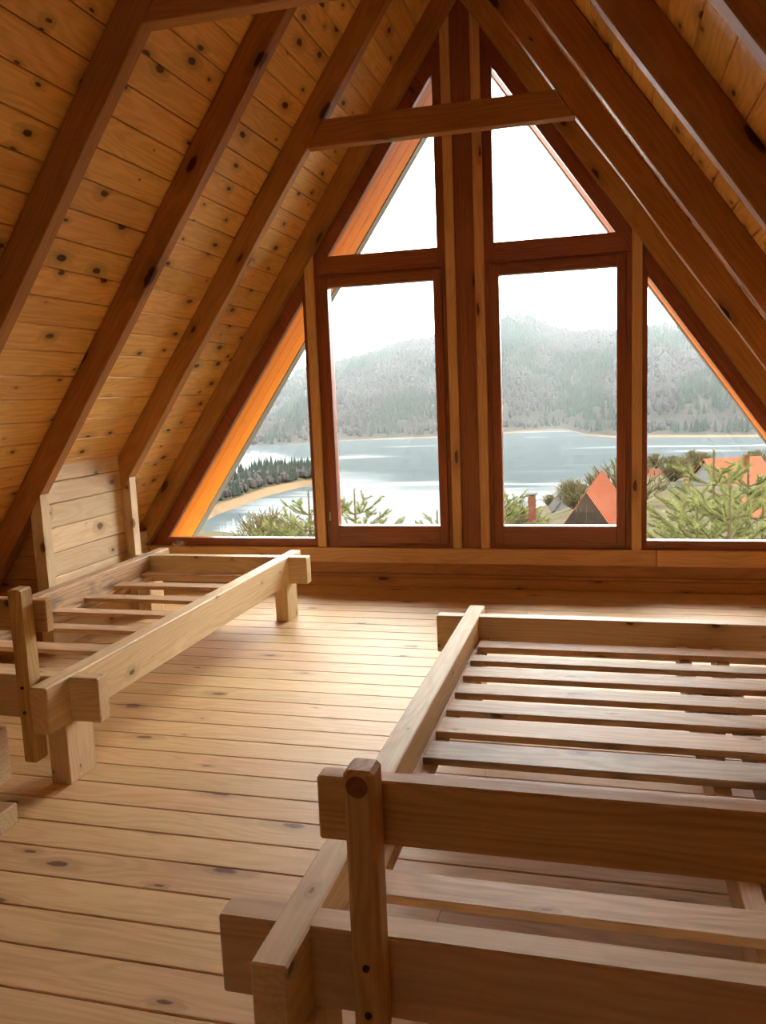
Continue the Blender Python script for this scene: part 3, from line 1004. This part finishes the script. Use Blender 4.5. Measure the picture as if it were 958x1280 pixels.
PINES = [pine_meshes(3), pine_meshes(8, 3.0, 1.3), pine_meshes(21, 2.4, .8)]


def pine(x, yv, ztop, kind, scale, label, group=None):
    a, b, h = PINES[kind]
    s = scale
    t = put('pine_tree', None, None, Matrix.Translation((x, yv, ztop - h * s)) @ Matrix.Rotation(random.random() * 6, 4, 'Z') @ Matrix.Scale(s, 4))
    tag(t, label, 'tree', group)
    c = a.copy() if False else a
    put('trunk', c, None, WM[t.name], t)
    put('needles', b, None, WM[t.name], t)
    return t


def at(x13, z13, dist):
    """a point seen 13 m away, moved out along its sight line"""
    k = dist / 13.0
    return x13 * k, dist, 1.3 + (z13 - 1.3) * k


spec = [(1.52, .28, 12, 0, 1.15, 'taller young pine left of the pair outside the right side window'),
        (1.99, .24, 13, 1, 1.2, 'young pine with a long leader at the right end of the right side window'),
        (1.12, -.22, 13.5, 1, 1.05, 'bushy young pine at the left of the right side window'),
        (1.75, -.15, 10.5, 2, 1.15, 'low bushy pine in front of the tall pair at the right'),
        (1.30, -.52, 10.5, 1, 1.0, 'low spreading pine at the foot of the right side window'),
        (2.2, -.30, 11.5, 1, 1.0, 'broad pine at the right edge of the right side window'),
        (-4.79, -.26, 13, 2, 1.0, 'thin pine shoot beside the batten in the left side window'),
        (-5.12, -.62, 13, 1, .95, 'low broad pine across the foot of the left side window'),
        (-5.55, -.78, 14, 0, .8, 'small pine behind the broad one in the left side window'),
        (-3.99, -.25, 13, 2, 1.0, 'sparse pine top at the left of the left opening window'),
        (-3.57, -.62, 15, 2, 1.0, 'tiny pine tip low in the middle of the left opening window'),
        (-2.62, -.60, 13, 0, .9, 'pine tip beside the centre post in the left opening window'),
        (-1.64, -.22, 13, 2, .9, 'pine at the left end of the right opening window'),
        (-1.30, -.45, 36, 1, 2.0, 'bushy pine behind the red chimney in the right opening window')]
for x, z, dist, kd, sc_, lab in spec:
    px, py, pz = at(x, z, dist)
    pine(px, py, pz, kd, sc_, lab)


# village below ------------------------------------------------------------------------------------------
def aframe(loc_front, loc_back, half, drop, roof_m, gable_m, label, name='house'):
    """steep A-frame house from its ridge ends; > gable boards, two roof slopes, bargeboards, chimney"""
    A, B = Vector(loc_front), Vector(loc_back)
    dd = (B - A).normalized()
    sd = dd.cross(Vector((0, 0, 1))).normalized()
    h = root(name, (A.x, A.y, A.z - drop), label, 'house')
    c = WM[h.name].translation
    th = Vector((0, 0, .18))

    def slab(nm, s, mat, rows=0):
        e = sd * s * half + Vector((0, 0, -drop))
        P = [A + dd * .05, B + dd * .25, B + dd * .25 + e, A + dd * .05 + e]
        P = P + [q - th for q in P]
        raw(nm, [tuple(q - c) for q in P], [(0, 1, 2, 3), (7, 6, 5, 4), (0, 4, 5, 1), (1, 5, 6, 2), (2, 6, 7, 3), (3, 7, 4, 0)], mat, h, loc=c)
        sv, sf = [], []
        n_ = int((B - A).length / .55)
        for k in range(n_ + 1):
            p = A.lerp(B, k / n_) + Vector((0, 0, .0))
            i = len(sv)
            nrm = Vector((0, 0, 1)).cross(dd) * -s
            for q in (p - dd * .025, p + dd * .025):
                sv += [tuple(q - c), tuple(q + e - c), tuple(q + e + Vector((0, 0, .06)) - c), tuple(q + Vector((0, 0, .06)) - c)]
            sf += [(i, i + 1, i + 2, i + 3), (i + 7, i + 6, i + 5, i + 4), (i + 3, i + 2, i + 6, i + 7), (i, i + 4, i + 5, i + 1)]
        raw('roof_seams', sv, sf, mat, h, loc=c, kind='stuff')
    slab('roof_slope', 1, roof_m)
    slab('roof_slope', -1, roof_m)
    n_ = 12
    for k in range(n_):                                          # gable boards, one by one
        a, b = -half + 2 * half * k / n_, -half + 2 * half * (k + 1) / n_
        za, zb = -drop * abs(a) / half + .02, -drop * abs(b) / half + .02
        y_ = .012 * (k % 2)
        lo = -drop - .3
        P = [A + sd * (a + .004) + Vector((0, 0, lo)), A + sd * (b - .004) + Vector((0, 0, lo)), A + sd * (b - .004) + Vector((0, 0, zb)), A + sd * (a + .004) + Vector((0, 0, za))]
        P = [q - dd * y_ for q in P]
        P = P + [q + dd * .06 for q in P]
        raw('gable_board', [tuple(q - c) for q in P], [(0, 1, 2, 3), (7, 6, 5, 4), (0, 4, 5, 1), (1, 5, 6, 2), (2, 6, 7, 3), (3, 7, 4, 0)], gable_m, h, loc=c)
    return h


aframe((-0.91, 40.0, -3.74), (-.235, 50.4, -3.74), 3.1, 4.5, M['orange_roof'], M['dark_boards'],
       'dark gabled A-frame house with orange roof below the right window')


def cottage(az, depr, r, w, dp, wall_h, roof_h, roof_m, label, turn=0.3, wall_m=None):
    x, yv = pol(az, r)
    ridge_z = 1.3 + depr * r
    base = ridge_z - roof_h - wall_h
    h = put('house', None, None, Matrix.Translation((x, yv, base)) @ Matrix.Rotation(turn, 4, 'Z'))
    tag(h, label, 'house')
    a, b = w / 2, dp / 2
    Wv = [(-a, -b, -2), (a, -b, -2), (a, b, -2), (-a, b, -2), (-a, -b, wall_h), (a, -b, wall_h), (a, b, wall_h), (-a, b, wall_h), (0, -b, wall_h + roof_h), (0, b, wall_h + roof_h)]
    Wf = [(0, 1, 5, 8, 4), (2, 3, 7, 9, 6), (1, 2, 6, 5), (3, 0, 4, 7), (4, 8, 9, 7), (5, 6, 9, 8)]

    def part(nm, v, f, m_):
        me = bpy.data.meshes.new(nm)
        me.from_pydata(v, [], f)
        return put(nm, me, m_, WM[h.name], h)
    part('wall', Wv, Wf, wall_m or M['white_paint'])
    for s in (-1, 1):
        e, o_, t = 1.12, .35, .15
        zr_, ze = wall_h + roof_h + .12, wall_h - .15 * roof_h + .12
        P = [(0, -b - o_, zr_), (0, b + o_, zr_), (s * a * e, b + o_, ze), (s * a * e, -b - o_, ze)]
        P += [(p[0], p[1], p[2] + t) for p in P]
        part('roof_slope', P, [(3, 2, 1, 0), (4, 5, 6, 7), (0, 1, 5, 4), (1, 2, 6, 5), (2, 3, 7, 6), (3, 0, 4, 7)], roof_m)
    for x_ in (-a * .45, a * .45):
        q = .45
        P = [(x_ - q, -b - .03, wall_h * .35), (x_ + q, -b - .03, wall_h * .35), (x_ + q, -b - .03, wall_h * .8), (x_ - q, -b - .03, wall_h * .8)]
        P += [(p[0], p[1] + .06, p[2]) for p in P]
        part('window', P, [(0, 1, 2, 3), (7, 6, 5, 4), (0, 4, 5, 1), (1, 5, 6, 2), (2, 6, 7, 3), (3, 7, 4, 0)], M['grey_roof'])
    q = .3
    cx, cy_ = a * .35, b * .3
    cz0, cz1 = wall_h + roof_h * .4, wall_h + roof_h + .7
    P = [(cx - q, cy_ - q, cz0), (cx + q, cy_ - q, cz0), (cx + q, cy_ + q, cz0), (cx - q, cy_ + q, cz0)]
    P += [(p[0], p[1], cz1) for p in P]
    part('chimney', P, [(3, 2, 1, 0), (4, 5, 6, 7), (0, 1, 5, 4), (1, 2, 6, 5), (2, 3, 7, 6), (3, 0, 4, 7)], M['brick_red'])
    return h


cottage(-2.52, -.1215, 150, 5.5, 7, 2.4, 3.2, M['grey_roof'], 'small dark-roofed house by the water left of the orange roof', .15)
cottage(4.45, -.1165, 120, 5.5, 6.5, 2.6, 2.2, M['grey_roof'], 'white walled house with grey roof left of the pines', -.5)
cottage(7.75, -.0885, 130, 9, 8, 2.8, 3.2, M['orange_roof'], 'orange-roofed house standing highest among the pines at right', -1.2)
cottage(9.9, -.131, 70, 6.5, 6, 2.4, 2.4, M['orange_roof'], 'orange-roofed house at the right end behind the pines', -.9)
cottage(3.4, -.1005, 190, 8, 7, 2.5, 2.8, M['brick_red'], 'brown-roofed house far down by the shore', .6)

# chimney of the house in front
c = Vector(at(-1.116, -.327, 30))
ch = root('chimney', (c.x, c.y, c.z - 3.4), 'red brick chimney with white cap in the right window', 'chimney')
nz = 24
for k in range(nz):
    z0 = c.z - 3.4 + k * 3.3 / nz
    block('brick_course', (c.x - .135 + .008 * (k % 2), c.y - .135, z0), (c.x + .135 - .008 * (k % 2), c.y + .135, z0 + 3.3 / nz - .012), M['brick_red'], ch, bev=0.006)
block('chimney_core', (c.x - .115, c.y - .115, c.z - 3.4), (c.x + .115, c.y + .115, c.z - .1), M['white_paint'], ch, bev=0)
block('chimney_cap', (c.x - .2, c.y - .2, c.z - .07), (c.x + .2, c.y + .2, c.z), M['cap'], ch, bev=0.015)
for sx in (-1, 1):
    for sy in (-1, 1):
        block('cap_leg', (c.x + sx * .11 - .03, c.y + sy * .11 - .03, c.z - .115), (c.x + sx * .11 + .03, c.y + sy * .11 + .03, c.z - .069), M['cap'], ch, bev=0)


# bare bushes on the slope -------------------------------------------------------------------------------
def bush_mesh(seed):
    rs_ = random.Random(seed)
    v, f = [], []
    for _ in range(60):
        a, b_ = rs_.random() * 6.283, rs_.uniform(.1, 1.2)
        dv_ = Vector((math.cos(a) * math.sin(b_), math.sin(a) * math.sin(b_), math.cos(b_)))
        p = Vector((0, 0, 0))
        for k in range(3):
            q = p + (dv_ + Vector((rs_.uniform(-.3, .3), rs_.uniform(-.3, .3), .2))).normalized() * .36
            tube(v, f, p, q, .02 - .006 * k, .014 - .006 * k + .002, 3)
            for _2 in range(4):
                e = q + Vector((rs_.uniform(-1, 1), rs_.uniform(-1, 1), rs_.uniform(-.2, 1))) * .2
                tube(v, f, p.lerp(q, rs_.random()), e, .012, .006, 3)
            p = q
    me = bpy.data.meshes.new('bush')
    me.from_pydata(v, [], f)
    me.materials.append(M['twigs'])
    return me


BUSH = [bush_mesh(1), bush_mesh(2), bush_mesh(5)]
HOUSES = [WM[o_.name].translation for o_ in bpy.data.objects if o_.get('category') in ('house', 'chimney')]
made = 0
while made < 40:
    left = made >= 35
    az = random.uniform(-27, -21) if left else random.uniform(-6.8, 10.5)
    r = random.uniform(60, 120) if left else random.uniform(80, 340)
    x, yv = pol(az, r)
    if any((Vector((x, yv, 0)) - Vector((h_.x, h_.y, 0))).length < 11 for h_ in HOUSES): continue
    b_ = put('bush', BUSH[made % 3], None, Matrix.Translation((x, yv, near_z(az, r) - .2)) @ Matrix.Rotation(made, 4, 'Z') @ Matrix.Scale(random.uniform(2.6, 4.6), 4))
    if left:
        tag(b_, 'bare brown bush on the bank below the left side window', 'bush', 'bushes on the left bank')
    else:
        tag(b_, 'bare olive-brown bush among the houses below the right windows', 'bush', 'bushes on the village slope')
    made += 1

# haze over the far side of the valley ----------------------------------------------------------------
hz = raw('haze', [(x, yv, z) for z in (LAKE - 3, 420) for yv in (400, 2600) for x in (-2400, 2400)],
         [(0, 2, 3, 1), (4, 5, 7, 6), (0, 1, 5, 4), (2, 6, 7, 3), (0, 4, 6, 2), (1, 3, 7, 5)], M['haze'], kind='stuff')
tag(hz, 'pale bluish haze hanging in front of the far hills', 'haze', kind='stuff')
